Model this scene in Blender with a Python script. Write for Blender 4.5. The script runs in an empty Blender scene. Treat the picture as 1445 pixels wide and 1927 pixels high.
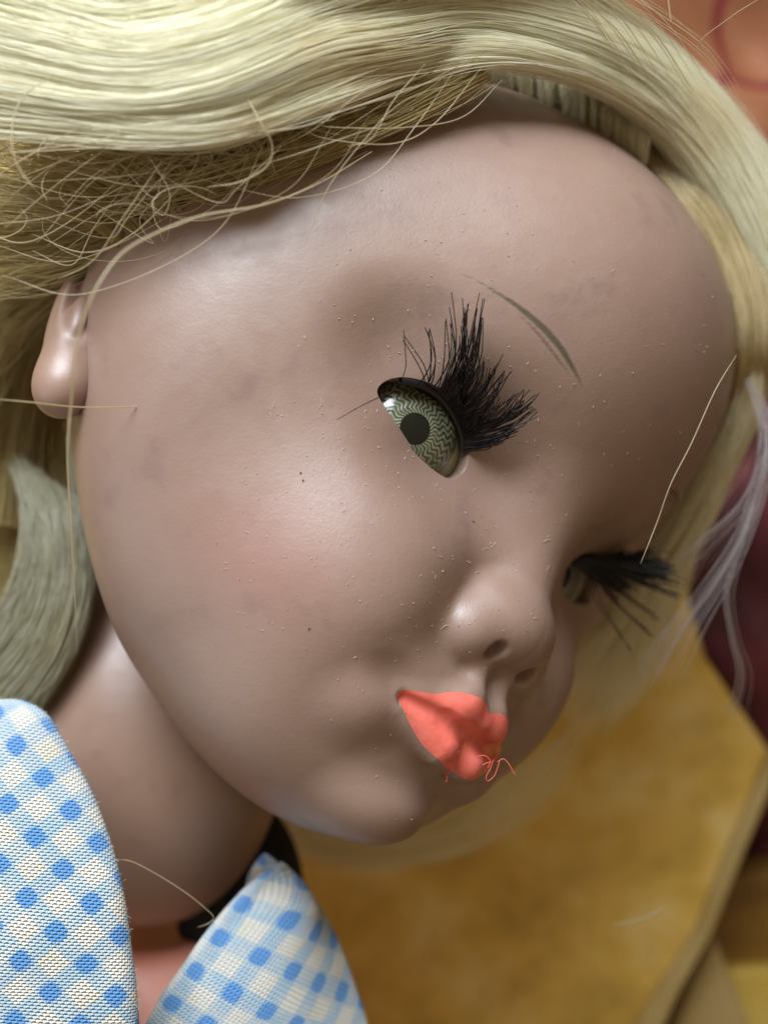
import bpy, math, random
import numpy as np
from mathutils import Vector, Matrix

# ------------------------------------------------------------ camera
S = 0.001                      # everything is measured in millimetres
CAM_H = 272.0                  # camera height above the table top
F_PX, W_PX, H_PX = 2200.0, 1445.0, 1927.0
scene = bpy.context.scene
cam_data = bpy.data.cameras.new('camera')
cam = bpy.data.objects.new('camera', cam_data)
scene.collection.objects.link(cam)
cam.location = (0, 0, CAM_H * S)
cam_data.sensor_fit = 'VERTICAL'
cam_data.sensor_height = 24.0
cam_data.lens = 24.0 * F_PX / H_PX
cam_data.clip_start = 0.005
cam_data.clip_end = 10
cam_data.dof.use_dof = True
cam_data.dof.focus_distance = 0.1635
cam_data.dof.aperture_fstop = 6.0
scene.camera = cam

# ------------------------------------------------------------ light
world = bpy.data.worlds.new('World')
scene.world = world
world.use_nodes = True
bg = world.node_tree.nodes['Background']
bg.inputs['Color'].default_value = (1.0, 0.74, 0.46, 1)
bg.inputs['Strength'].default_value = 0.30

def area(name, loc, target, size, size_y, power, color):
    d = bpy.data.lights.new(name, 'AREA')
    d.shape = 'RECTANGLE'; d.size = size * S; d.size_y = size_y * S
    d.energy = power; d.color = color
    o = bpy.data.objects.new(name, d)
    scene.collection.objects.link(o)
    o.location = Vector(loc) * S
    o.rotation_euler = (Vector(target) - Vector(loc)).to_track_quat('-Z', 'Y').to_euler()
    return o
area('window_light', (-125, 400, 400), (0, 30, 70), 360, 280, 6.2, (0.87, 0.95, 1.04))
area('side_light', (-520, -160, 330), (0, 0, 60), 300, 400, 0.45, (0.80, 0.90, 1.0))
scene.view_settings.view_transform = 'Standard'
scene.view_settings.look = 'None'
scene.view_settings.exposure = 0.0
scene.view_settings.gamma = 1.0

# ------------------------------------------------------------ head pose
POSE = (0.7171, -0.7397, -0.3877, -11.74, -6.923, 214.29)
def _rot(a, b, c):
    ca, sa, cb, sb, cc, sc = math.cos(a), math.sin(a), math.cos(b), math.sin(b), math.cos(c), math.sin(c)
    Rz = np.array([[ca, -sa, 0], [sa, ca, 0], [0, 0, 1]])
    Ry = np.array([[cb, 0, sb], [0, 1, 0], [-sb, 0, cb]])
    Rx = np.array([[1, 0, 0], [0, cc, -sc], [0, sc, cc]])
    return Rz @ Ry @ Rx
_B = np.array([[1, 0, 0], [0, 0, -1], [0, 1, 0]], float)
_RC = _rot(*POSE[:3]) @ _B                        # head -> photo axes (x right, y down, z away)
_FLIP = np.diag([1.0, -1.0, -1.0])
HEAD_R = _FLIP @ _RC                              # head -> world rotation
HEAD_T = _FLIP @ np.array(POSE[3:]) + np.array([0, 0, CAM_H])

# ------------------------------------------------------------ the shape of the head (head frame, mm)
def ell(P, c, r, rx=0.0):
    Q = P - np.array(c, float)
    if rx:
        ca, sa = math.cos(math.radians(rx)), math.sin(math.radians(rx))
        Q = Q @ np.array([[1, 0, 0], [0, ca, -sa], [0, sa, ca]])
    r = np.array(r, float)
    k0 = np.sqrt(((Q / r) ** 2).sum(1)) + 1e-9
    k1 = np.sqrt(((Q / r ** 2) ** 2).sum(1)) + 1e-9
    return k0 * (k0 - 1) / k1
def cap(P, a, b, ra, rb):
    a = np.array(a, float); b = np.array(b, float)
    d = b - a; Q = P - a
    t = np.clip((Q @ d) / (d @ d), 0, 1)
    return np.sqrt(((Q - t[:, None] * d) ** 2).sum(1)) - (ra + (rb - ra) * t)
def smin(a, b, k):
    h = np.maximum(k - np.abs(a - b), 0) / k
    return np.minimum(a, b) - h * h * k * 0.25
def smax(a, b, k):
    return -smin(-a, -b, k)

def head_sdf(P):
    A = P.copy(); A[:, 0] = np.abs(A[:, 0])
    d = ell(A, (0, -4.0, 20.2), (62.7, 51.5, 52.1))
    d = smin(d, ell(A, (0, -25.6, 31.1), (38.7, 41.2, 33.9)), 14)       # forehead
    d = smin(d, ell(A, (0, -13.6, -0.5), (55.5, 28.9, 52.3)), 16)
    d = smin(d, ell(A, (18.3, -30.1, -23.4), (16.6, 22.5, 21.3)), 14)   # cheeks
    d = smin(d, ell(A, (0, -30.2, -42.9), (22.5, 18.3, 15.1)), 12)      # jaw front
    d = smin(d, ell(A, (0, -42.6, -49.7), (8.6, 8.2, 6.6)), 5)          # chin ball
    d = smax(d, -ell(A, (25, -59, -3), (13, 13, 8.5)), 10)             # eye sockets
    d = smax(d, -ell(A, (38.5, -54.1, 3.0), (6.5, 11, 7)), 9)                # hollow above the outer corner
    d = smin(d, ell(A, (0, -42, -34), (15, 12.5, 11)), 8)              # muzzle
    d = smax(d, -ell(A, (0, -55.6, -45.3), (11, 4.5, 2.1)), 5)         # hollow under the lower lip
    # nose: bridge, tip, wings, nostrils
    d = smin(d, cap(A, (0, -46, 6), (0, -53.2, -17), 5.6, 4.6), 9)
    d = smin(d, ell(A, (0, -54.6, -20.4), (6.2, 5.0, 4.8)), 3.5)
    d = smin(d, ell(A, (3.6, -52.6, -20.6), (5.6, 4.6, 4.6)), 4.0)
    d = smin(d, ell(A, (7.3, -52.0, -24.0), (4.2, 4.2, 4.0)), 2.8)
    d = smax(d, -ell(A, (4.5, -56.4, -25.2), (1.3, 2.4, 1.6), rx=20), 1.0)
    # philtrum columns
    d = smin(d, cap(A, (2.7, -52.4, -26), (3.2, -54.9, -31.5), 1.1, 1.25), 3)
    # mouth corner: dimple and the small fold below it
    d = smax(d, -ell(A, (16.6, -53.0, -36.6), (2.4, 2.2, 1.8)), 4)
    d = smin(d, ell(A, (14.5, -45.4, -39.6), (3.0, 3.2, 3.0)), 6)
    # lips: upper from the middle to the corner, lower as two lobes
    d = smin(d, cap(A, (0.0, -54.7, -34.6), (4.2, -53.9, -34.4), 1.9, 1.9), 3.5)
    d = smin(d, cap(A, (4.2, -53.9, -34.4), (12.6, -49.2, -36.3), 2.0, 0.8), 2.4)
    d = smin(d, cap(A, (3.5, -53.0, -40.1), (11.0, -49.6, -38.5), 2.9, 1.5), 2.0)
    d = smax(d, -cap(A, (0, -56.2, -37.4), (6.5, -55.2, -37.2), 1.2, 0.8), 1.5)
    d = smax(d, -cap(A, (6.5, -55.2, -37.2), (12.6, -51.1, -37.1), 0.9, 0.5), 1.2)
    return d

# radial grid, poles at the ears; finer round the face
def _warp(n, lo, hi, dens):
    t = np.linspace(lo, hi, 4001); w = dens(t); c = np.concatenate([[0], np.cumsum((w[1:] + w[:-1]) / 2)])
    return np.interp(np.linspace(0, c[-1], n), c, t)
NU, NV = 640, 800
_u = _warp(NU, math.radians(1.5), math.radians(178.5), lambda t: 1 + 2.2 * np.exp(-((t - math.pi / 2) / 0.5) ** 2))
_v = _warp(NV, -math.pi, math.pi, lambda t: 0.35 + 1.9 * np.exp(-((t + 0.38) / 0.65) ** 2))[:-1]
NV -= 1
def trace(D, n=60):
    t = np.full(len(D), 92.0); act = np.arange(len(D))
    for i in range(n):
        d = head_sdf(D[act] * t[act, None])
        t[act] -= d * 0.85
        act = act[np.abs(d) > 0.004]
        if len(act) == 0: break
    return t
def dirs(U, V):                                   # u from +x axis; v about x, 0 = front, + = up
    return np.stack([np.cos(U), -np.sin(U) * np.cos(V), np.sin(U) * np.sin(V)], -1)
def grid_points():
    U, V = np.meshgrid(_u, _v, indexing='ij')
    D = dirs(U, V).reshape(-1, 3)
    return D, D * trace(D)[:, None]
def mesh_from(name, V, F, mats=(), parent=None, smooth=True, scale=S):
    me = bpy.data.meshes.new(name)
    V = np.asarray(V, np.float32) * scale
    F = np.asarray(F, np.int32)
    me.vertices.add(len(V)); me.vertices.foreach_set('co', V.ravel())
    me.loops.add(F.size); me.loops.foreach_set('vertex_index', F.ravel())
    me.polygons.add(len(F)); me.polygons.foreach_set('loop_start', np.arange(0, F.size, F.shape[1], dtype=np.int32))
    me.polygons.foreach_set('loop_total', np.full(len(F), F.shape[1], np.int32))
    me.polygons.foreach_set('use_smooth', np.full(len(F), smooth))
    me.update(); me.validate()
    o = bpy.data.objects.new(name, me)
    scene.collection.objects.link(o)
    for m in mats: me.materials.append(m)
    if parent: o.parent = parent
    return o

rng = np.random.default_rng(7)
random.seed(7)
EYE = [(-33.71,-1.95),(-33.93,-0.77),(-33.35,0.71),(-32.2,2.05),(-30.6,3.0),(-28.32,3.69),(-25.67,3.87),(-22.93,3.44),(-20.28,2.43),(-17.98,0.87),(-16.52,-1.16),(-16.08,-3.26),(-16.68,-4.82),(-17.51,-5.69),(-19.01,-6.09),(-21.07,-6.07),(-23.44,-5.79),(-25.96,-5.01),(-28.55,-4.11),(-31.22,-3.11)]
_ul = [(-13.75,-36.8),(-12.6,-35.75),(-10.9,-35.2),(-9.2,-34.55),(-7.84,-33.45),(-6.65,-32.75),(-5.2,-32.3),(-3.4,-32.0),(-2.0,-32.15),(-0.8,-32.75),(0,-33.0)]
_ll = [(0,-42.0),(-1.3,-42.4),(-3.2,-42.5),(-5.4,-42.0),(-7.02,-41.5),(-8.83,-40.6),(-11.09,-39.3),(-12.72,-38.05)]
LIP = _ul + [(-x, z) for x, z in _ul[-2::-1]] + [(-x, z) for x, z in _ll[:0:-1]] + _ll
BROW = [(-35.82,17.21),(-33.75,17.5),(-31.35,17.48),(-28.79,17.31),(-25.99,16.94),(-23.27,16.38),(-20.59,15.6),(-17.87,14.52),(-15.86,13.72),(-14.45,13.04)]
BROW_W = [0.03,0.10,0.20,0.33,0.43,0.48,0.44,0.32,0.18,0.04]
BROW2 = [(-27.43,16.32),(-24.77,15.73),(-22.14,14.92),(-19.52,14.06),(-17.13,13.47)]
BROW2_W = [0.05,0.16,0.20,0.16,0.05]

def smooth_poly(p, n, closed=True):
    p = np.array(p, float)
    for _ in range(n):
        q = np.roll(p, -1, 0) if closed else p[1:]
        a = p if closed else p[:-1]
        r = np.stack([a * .75 + q * .25, a * .25 + q * .75], 1).reshape(-1, p.shape[1])
        p = r if closed else np.concatenate([p[:1], r, p[-1:]])
    return p
def poly_sd(X, poly):
    """signed distance of points X (n,2) to a closed polygon (negative inside) and its nearest point"""
    a = poly; b = np.roll(poly, -1, 0)
    best = np.full(len(X), 1e9); near = np.zeros_like(X); inside = np.zeros(len(X), bool)
    for p, q in zip(a, b):
        e = q - p; w = X - p
        t = np.clip((w @ e) / (e @ e + 1e-12), 0, 1)
        c = p + t[:, None] * e
        d = ((X - c) ** 2).sum(1)
        m = d < best; best[m] = d[m]; near[m] = c[m]
        cr = ((p[1] > X[:, 1]) != (q[1] > X[:, 1]))
        if abs(q[1] - p[1]) > 1e-12:
            inside ^= cr & (X[:, 0] < (q[0] - p[0]) * (X[:, 1] - p[1]) / (q[1] - p[1]) + p[0])
    return np.where(inside, -1, 1) * np.sqrt(best), near
def stroke_sd(X, pts, wid):
    pts = np.array(pts, float); best = np.full(len(X), 1e9)
    for i in range(len(pts) - 1):
        e = pts[i + 1] - pts[i]; w = X - pts[i]
        t = np.clip((w @ e) / (e @ e), 0, 1)
        d = np.sqrt(((w - t[:, None] * e) ** 2).sum(1)) - (wid[i] + (wid[i + 1] - wid[i]) * t)
        best = np.minimum(best, d)
    return best
eye_poly = smooth_poly(EYE, 2)
lip_poly = smooth_poly(LIP, 1)
polys = [eye_poly, eye_poly * [-1, 1], lip_poly]

# ------------------------------------------------------------ materials
def new_mat(name):
    m = bpy.data.materials.new(name); m.use_nodes = True
    return m, m.node_tree, m.node_tree.nodes['Principled BSDF']
def nd(nt, t, **kw):
    n = nt.nodes.new(t)
    for k, v in kw.items():
        if k in n.inputs.keys(): n.inputs[k].default_value = v
        else: setattr(n, k, v)
    return n
def noise(nt, vec, scale, detail=3, rough=0.5):
    n = nt.nodes.new('ShaderNodeTexNoise'); n.inputs['Scale'].default_value = scale
    n.inputs['Detail'].default_value = detail; n.inputs['Roughness'].default_value = rough
    nt.links.new(vec, n.inputs['Vector']); return n.outputs['Fac']
def ramp(nt, fac, stops, interp='LINEAR'):
    r = nt.nodes.new('ShaderNodeValToRGB'); nt.links.new(fac, r.inputs['Fac'])
    cr = r.color_ramp; cr.interpolation = interp
    while len(cr.elements) < len(stops): cr.elements.new(0.5)
    for e, (p, c) in zip(cr.elements, stops):
        e.position = p; e.color = tuple(c) + (1,) if len(c) == 3 else c
    return r.outputs['Color']
def mixc(nt, fac, a, b, mode='MIX'):
    m = nt.nodes.new('ShaderNodeMix'); m.data_type = 'RGBA'; m.blend_type = mode
    for s, v in ((m.inputs['Factor'], fac), (m.inputs[6], a), (m.inputs[7], b)):
        if hasattr(v, 'links'): nt.links.new(v, s)
        elif isinstance(v, (int, float)): s.default_value = v
        else: s.default_value = tuple(v) + (1,) if len(v) == 3 else v
    return m.outputs[2]
def maths(nt, op, a, b=None, c=None):
    m = nt.nodes.new('ShaderNodeMath'); m.operation = op
    for i, v in enumerate((a, b, c)):
        if v is None: continue
        if hasattr(v, 'links'): nt.links.new(v, m.inputs[i])
        else: m.inputs[i].default_value = v
    return m.outputs[0]
def maprange(nt, v, a, b, c=0.0, d=1.0, smooth=True):
    m = nt.nodes.new('ShaderNodeMapRange'); nt.links.new(v, m.inputs['Value'])
    if smooth: m.interpolation_type = 'SMOOTHSTEP'
    for k, x in zip(('From Min', 'From Max', 'To Min', 'To Max'), (a, b, c, d)): m.inputs[k].default_value = x
    return m.outputs['Result']
def bump(nt, bs, h, strength, dist, prev=None):
    b = nt.nodes.new('ShaderNodeBump'); b.inputs['Strength'].default_value = strength
    b.inputs['Distance'].default_value = dist
    nt.links.new(h, b.inputs['Height'])
    if prev is not None: nt.links.new(prev, b.inputs['Normal'])
    nt.links.new(b.outputs['Normal'], bs.inputs['Normal']); return b.outputs['Normal']
def attr(nt, name):
    a = nt.nodes.new('ShaderNodeAttribute'); a.attribute_name = name; return a.outputs['Fac']
def coord(nt, kind='Object'):
    return nt.nodes.new('ShaderNodeTexCoord').outputs[kind]

SKIN = (0.284, 0.184, 0.140)
def vinyl(name, base, painted=False, rough=0.44):
    m, nt, bs = new_mat(name)
    co = coord(nt)
    n1 = noise(nt, co, 45, 3); n2 = noise(nt, co, 260, 4, 0.6); n3 = noise(nt, co, 1600, 3, 0.6)
    b = np.array(base)
    col = ramp(nt, n1, [(0.3, b * [0.93, 0.90, 0.90]), (0.7, b * [1.06, 1.08, 1.08])])
    blot = maprange(nt, noise(nt, co, 120, 4, 0.6), 0.56, 0.74)
    col = mixc(nt, maths(nt, 'MULTIPLY', blot, 0.5), col, b * [0.70, 0.68, 0.76])     # faint greyish stains
    fleck = maprange(nt, n3, 0.66, 0.74)
    col = mixc(nt, maths(nt, 'MULTIPLY', fleck, 0.16), col, b * [1.5, 1.55, 1.6])      # dusty pores
    if painted:
        blush = attr(nt, 'blush')
        col = mixc(nt, maths(nt, 'MULTIPLY', blush, 0.28), col, (0.36, 0.125, 0.105))
        br = attr(nt, 'brow')
        edge = maths(nt, 'ADD', br, maths(nt, 'MULTIPLY_ADD', noise(nt, co, 1800, 3), 0.26, -0.13))
        bm = maprange(nt, edge, 0.16, -0.26)
        col = mixc(nt, maths(nt, 'MULTIPLY', bm, 0.88), col, (0.060, 0.052, 0.028))
    nt.links.new(col, bs.inputs['Base Color'])
    r = maprange(nt, n2, 0.2, 0.8, rough - 0.05, rough + 0.09)
    nt.links.new(r, bs.inputs['Roughness'])
    bs.inputs['Specular IOR Level'].default_value = 1.0
    bs.inputs['Subsurface Weight'].default_value = 0.06
    bs.inputs['Subsurface Radius'].default_value = (1.0, 0.45, 0.3)
    bs.inputs['Subsurface Scale'].default_value = 0.0016
    p = bump(nt, bs, noise(nt, co, 520, 3), 0.13, 0.00025)
    bump(nt, bs, noise(nt, co, 2200, 4, 0.65), 0.28, 0.00012, p)
    return m
M_skin = vinyl('brown_vinyl', SKIN, True)
M_neck = vinyl('brown_vinyl_neck', (0.285, 0.172, 0.122))
M_torso = vinyl('orange_vinyl', (0.74, 0.28, 0.19), rough=0.5)

m, nt, bs = new_mat('coral_lip_paint')
co = coord(nt)
c = ramp(nt, noise(nt, co, 350, 4), [(0.3, (0.66, 0.125, 0.088)), (0.7, (0.84, 0.195, 0.150))])
nt.links.new(c, bs.inputs['Base Color']); bs.inputs['Roughness'].default_value = 0.32
p = bump(nt, bs, noise(nt, co, 700, 4, 0.6), 0.25, 0.0002)
bump(nt, bs, noise(nt, co, 3000, 3, 0.6), 0.3, 0.00008, p)
M_lip = m

# ------------------------------------------------------------ head mesh
def tagged(o, label=None, cat=None, group=None, kind=None):
    if label: o['label'] = label
    if cat: o['category'] = cat
    if group: o['group'] = group
    if kind: o['kind'] = kind
    return o
doll = bpy.data.objects.new('doll', None)
scene.collection.objects.link(doll)
doll.empty_display_size = 0.02
tagged(doll, 'brown vinyl doll with blonde hair and coral lips in a blue checked dress', 'doll')

D, P = grid_points()
THR = 0.24
for it in range(3):
    for poly in polys:
        bx = (P[:, 1] < -20) & (P[:, 0] > poly[:, 0].min() - 2) & (P[:, 0] < poly[:, 0].max() + 2) & \
             (P[:, 2] > poly[:, 1].min() - 2) & (P[:, 2] < poly[:, 1].max() + 2)
        idx = np.nonzero(bx)[0]
        sd, near = poly_sd(P[idx][:, [0, 2]], poly)
        m_ = np.abs(sd) < (THR if it == 0 else 0.03)
        if it == 0:
            snapped = idx[m_]
            sn = near[m_]
            if poly is polys[0]: SN = [snapped]; SNP = [sn]
            else: SN.append(snapped); SNP.append(sn)
    allI = np.concatenate(SN); allP = np.concatenate(SNP)
    Q = P[allI].copy(); Q[:, 0] = allP[:, 0]; Q[:, 2] = allP[:, 1]
    Dn = Q / np.linalg.norm(Q, axis=1)[:, None]
    D[allI] = Dn
    P[allI] = Dn * trace(Dn)[:, None]
sd_all = []
for poly in polys:
    s = np.full(len(P), 50.0)
    bx = (P[:, 1] < -20) & (P[:, 0] > poly[:, 0].min() - 1) & (P[:, 0] < poly[:, 0].max() + 1) & \
         (P[:, 2] > poly[:, 1].min() - 1) & (P[:, 2] < poly[:, 1].max() + 1)
    idx = np.nonzero(bx)[0]
    s[idx] = poly_sd(P[idx][:, [0, 2]], poly)[0]
    sd_all.append(s)
for s, i in zip(sd_all, SN): s[i] = 0.0
eye_sd = np.minimum(sd_all[0], sd_all[1]); lip_sd = sd_all[2]
I = np.arange(NU * NV).reshape(NU, NV)
R = np.roll(I, -1, 1)
A_, B_, C_, D_ = [x.ravel() for x in (I[:-1], I[1:], R[1:], R[:-1])]
def split(Q, s):
    a, b, c, d = Q.T
    use = np.minimum(s[a], s[c]) * np.maximum(s[a], s[c]) < 0      # a and c on opposite sides: cut along b-d
    t = np.where(use[:, None], np.stack([a, b, d], 1), np.stack([a, b, c], 1))
    u = np.where(use[:, None], np.stack([b, c, d], 1), np.stack([a, c, d], 1))
    return np.concatenate([t, u])
Q = np.stack([A_, B_, C_, D_], 1)
cross = np.where(np.abs(eye_sd) < 2, eye_sd, lip_sd)
T = split(Q, cross)
cen_eye = eye_sd[T].min(1); T = T[~(cen_eye < -1e-6)]
is_lip = lip_sd[T].min(1) < -1e-6
# smooth normals from the whole surface
Nf = np.cross(P[T[:, 1]] - P[T[:, 0]], P[T[:, 2]] - P[T[:, 0]])
VN = np.zeros_like(P)
for k in range(3):
    for ax in range(3): VN[:, ax] += np.bincount(T[:, k], Nf[:, ax], minlength=len(P))
VN /= np.linalg.norm(VN, axis=1)[:, None] + 1e-12
if (VN * P).sum(1).mean() < 0: VN = -VN; T = T[:, ::-1]
fx = P[:, [0, 2]].copy(); fx[:, 0] = -np.abs(fx[:, 0])
brow = np.full(len(P), 5.0)
bi = np.nonzero((P[:, 1] < -20) & (fx[:, 1] > 8) & (fx[:, 1] < 24) & (fx[:, 0] < -8))[0]
brow[bi] = np.minimum(stroke_sd(fx[bi], BROW, BROW_W), stroke_sd(fx[bi], BROW2, BROW2_W))
ax_ = P.copy(); ax_[:, 0] = -np.abs(ax_[:, 0])
blush = np.exp(-(((ax_ - [-36, -39, -29]) / [12, 14, 9]) ** 2).sum(1))
def head_piece(name, F, mat):
    used, inv = np.unique(F, return_inverse=True)
    F2 = inv.reshape(F.shape)
    o = mesh_from(name, P[used] @ HEAD_R.T + HEAD_T, F2, [mat], doll)
    for an, arr in (('brow', brow), ('blush', blush)):
        at = o.data.attributes.new(an, 'FLOAT', 'POINT'); at.data.foreach_set('value', arr[used].astype(np.float32))
    o.data.normals_split_custom_set_from_vertices((VN[used] @ HEAD_R.T).tolist())
    return o
head = head_piece('head', T[~is_lip], M_skin)
lips = head_piece('lips', T[is_lip], M_lip)
lips['label'] = 'glossy coral-painted lips'

# rims of the eye openings: a wall of vinyl going in behind the edge
def eye_local(side):
    c = np.array([side * -24.1 * -1 if False else side * 20.5, -33.2, -1.5])
    return c
EYE_R = 12.5
def rim(side):
    p = smooth_poly(EYE, 3) * [-side, 1] if side > 0 else smooth_poly(EYE, 3)
    n = len(p)
    Q = np.stack([p[:, 0], np.full(n, -45.0), p[:, 1]], 1)
    Dq = Q / np.linalg.norm(Q, axis=1)[:, None]; Pq = Dq * trace(Dq)[:, None]
    for _ in range(3):
        Pq[:, 0] = p[:, 0]; Pq[:, 2] = p[:, 1]
        Dq = Pq / np.linalg.norm(Pq, axis=1)[:, None]; Pq = Dq * trace(Dq)[:, None]
    c = eye_local(side); cen = Pq.mean(0)
    rings = [Pq]
    for off, dep in ((0.10, 0.14), (0.22, 0.5), (0.25, 1.4), (0.1, 4.2)):
        inn = cen - Pq; inn /= np.linalg.norm(inn, axis=1)[:, None]
        dp = c - cen; dp /= np.linalg.norm(dp)
        rings.append(Pq + inn * off + dp * dep)
    V = np.concatenate(rings); F = []
    for r in range(len(rings) - 1):
        a = np.arange(n) + r * n; b = np.roll(np.arange(n), -1) + r * n
        F.append(np.stack([a, b, b + n, a + n], 1))
    o = mesh_from('eye_rim', V @ HEAD_R.T + HEAD_T, np.concatenate(F), [M_skin], head)
    return o
rim(-1); rim(1)

# ------------------------------------------------------------ eyes
m, nt, bs = new_mat('olive_eyeball')
bs.inputs['Base Color'].default_value = (0.16, 0.15, 0.08, 1); bs.inputs['Roughness'].default_value = 0.25
nt.links.new(ramp(nt, noise(nt, coord(nt), 300), [(0.35, (0.20, 0.19, 0.095)), (0.65, (0.30, 0.28, 0.15))]), bs.inputs['Base Color'])
M_ball = m
m, nt, bs = new_mat('wavy_iris')
co = coord(nt, 'UV')
sep = nd(nt, 'ShaderNodeSeparateXYZ'); nt.links.new(co, sep.inputs[0])
x = maths(nt, 'SUBTRACT', sep.outputs[0], 0.5); y = maths(nt, 'SUBTRACT', sep.outputs[1], 0.5)
rad = maths(nt, 'SQRT', maths(nt, 'ADD', maths(nt, 'MULTIPLY', x, x), maths(nt, 'MULTIPLY', y, y)))
ang = maths(nt, 'ARCTAN2', y, x)
wob = maths(nt, 'MULTIPLY', maths(nt, 'SINE', maths(nt, 'MULTIPLY', rad, 60.0)), 0.07)
nz = maths(nt, 'MULTIPLY', maths(nt, 'SUBTRACT', noise(nt, co, 9, 2), 0.5), 0.22)
ln = maths(nt, 'SINE', maths(nt, 'MULTIPLY', maths(nt, 'ADD', maths(nt, 'ADD', ang, wob), nz), 32.0))
col = ramp(nt, maprange(nt, ln, -1.0, 1.0), [(0.0, (0.034, 0.040, 0.022)), (1.0, (0.235, 0.250, 0.160))])
col = mixc(nt, maprange(nt, rad, 0.40, 0.495), col, (0.085, 0.082, 0.040))
col = mixc(nt, maprange(nt, noise(nt, co, 8, 3), 0.35, 0.7, 0, 0.45), col, (0.035, 0.035, 0.02))
nt.links.new(col, bs.inputs['Base Color']); bs.inputs['Roughness'].default_value = 0.28
bs.inputs['Coat Weight'].default_value = 1.0; bs.inputs['Coat Roughness'].default_value = 0.09
bump(nt, bs, ln, 0.25, 0.0001)
M_iris = m
m, nt, bs = new_mat('black_green_pupil')
bs.inputs['Base Color'].default_value = (0.007, 0.009, 0.006, 1); bs.inputs['Roughness'].default_value = 0.14
bump(nt, bs, noise(nt, coord(nt), 1800, 3), 0.25, 0.0001)
M_pupil = m
m, nt, bs = new_mat('black_lash_plastic')
bs.inputs['Base Color'].default_value = (0.006, 0.005, 0.006, 1); bs.inputs['Roughness'].default_value = 0.38
M_lash = m
m, nt, bs = new_mat('dark_eyelid_plastic')
bs.inputs['Base Color'].default_value = (0.016, 0.013, 0.010, 1); bs.inputs['Roughness'].default_value = 0.35
M_lid = m

def frame_from(axis, up=(0, 0, 1)):
    z = np.array(axis, float); z /= np.linalg.norm(z)
    x = np.cross(up, z); x /= np.linalg.norm(x); y = np.cross(z, x)
    return np.stack([x, y, z], 1)
def dome(c, R, axis, a0, a1, na, nb, bulge=0.0, up=(0, 0, 1)):
    """band of a sphere from polar angle a0 to a1; uv = disc of the outer angle"""
    M = frame_from(axis, up); V = []; UV = []
    for i in range(na + 1):
        a = a0 + (a1 - a0) * i / na
        for j in range(nb):
            b = 2 * math.pi * j / nb
            r = R + bulge * (1 - (a / a1) ** 2)
            V.append(c + M @ np.array([r * math.sin(a) * math.cos(b), r * math.sin(a) * math.sin(b), r * math.cos(a)]))
            UV.append((0.5 + 0.5 * a / a1 * math.cos(b), 0.5 + 0.5 * a / a1 * math.sin(b)))
    F = []
    for i in range(na):
        for j in range(nb):
            k = (j + 1) % nb
            F.append((i * nb + j, (i + 1) * nb + j, (i + 1) * nb + k, i * nb + k))
    return np.array(V), np.array(F), np.array(UV)
def set_uv(o, UV):
    uv = o.data.uv_layers.new(name='UVMap')
    li = np.zeros(len(o.data.loops), np.int32); o.data.loops.foreach_get('vertex_index', li)
    uv.data.foreach_set('uv', np.asarray(UV, np.float32)[li].ravel())
def W(V): return np.asarray(V) @ HEAD_R.T + HEAD_T

PUPIL_AT = {-1: np.array([-26.32, -44.42, -2.74]), 1: np.array([17.77, -45.38, -3.86])}
for side in (-1, 1):
    c = eye_local(side)
    axis = PUPIL_AT[side] - c
    V, F, UV = dome(c, EYE_R, axis, 0.02, 1.75, 40, 64)
    eye = mesh_from('eye', W(V), F, [M_ball], doll)
    V, F, UV = dome(c, EYE_R + 0.05, axis, 0.18, 0.66, 18, 96, 0.35)
    iris = mesh_from('iris', W(V), F, [M_iris], eye); set_uv(iris, UV)
    V, F, UV = dome(c, EYE_R + 0.12, axis, 0.004, 0.29, 8, 64, 0.36)
    mesh_from('pupil', W(V), F, [M_pupil], eye)
    # upper lid shell of the sleep eye: a cap whose edge is tucked under the upper rim
    lid_axis = np.array([0.35 * side, -0.62, 1.0])
    V, F, UV = dome(c, EYE_R + 0.5, lid_axis, 0.02, 0.62, 16, 72)
    mesh_from('eyelid', W(V), F, [M_lid], eye)

# ------------------------------------------------------------ strands (lashes, hair, lint) as tubes or curves
def pt(px, py, cz):
    """photo column and row at a distance (mm) below the camera -> place in the world (mm)"""
    return np.array([(px - W_PX / 2) / F_PX * cz, -(py - H_PX / 2) / F_PX * cz, CAM_H - cz])
def catmull(p, n):
    p = np.asarray(p, float)
    q = np.concatenate([[2 * p[0] - p[1]], p, [2 * p[-1] - p[-2]]])
    t = np.linspace(0, len(p) - 1 - 1e-9, n); i = t.astype(int); f = (t - i)[:, None]
    a, b, c, d = q[i], q[i + 1], q[i + 2], q[i + 3]
    return 0.5 * (2 * b + (c - a) * f + (2 * a - 5 * b + 4 * c - d) * f ** 2 + (3 * b - a - 3 * c + d) * f ** 3)
def tubes(name, paths, radii, mat, parent=None, sides=5):
    V = []; F = []; base = 0
    for p, r in zip(paths, radii):
        p = np.asarray(p, float); n = len(p)
        r = np.broadcast_to(r, (n,))
        t = np.gradient(p, axis=0); t /= np.linalg.norm(t, axis=1)[:, None] + 1e-12
        ref = np.array([0.31, 0.17, 0.93]); u = np.cross(t, ref); u /= np.linalg.norm(u, axis=1)[:, None] + 1e-9
        v = np.cross(t, u)
        for k in range(sides):
            a = 2 * math.pi * k / sides
            V.append(p + (u * math.cos(a) + v * math.sin(a)) * r[:, None])
        for k in range(sides):
            k2 = (k + 1) % sides; i = np.arange(n - 1)
            F.append(np.stack([base + k * n + i, base + k2 * n + i, base + k2 * n + i + 1, base + k * n + i + 1], 1))
        base += n * sides
    return mesh_from(name, np.concatenate(V), np.concatenate(F), [mat], parent)
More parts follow.
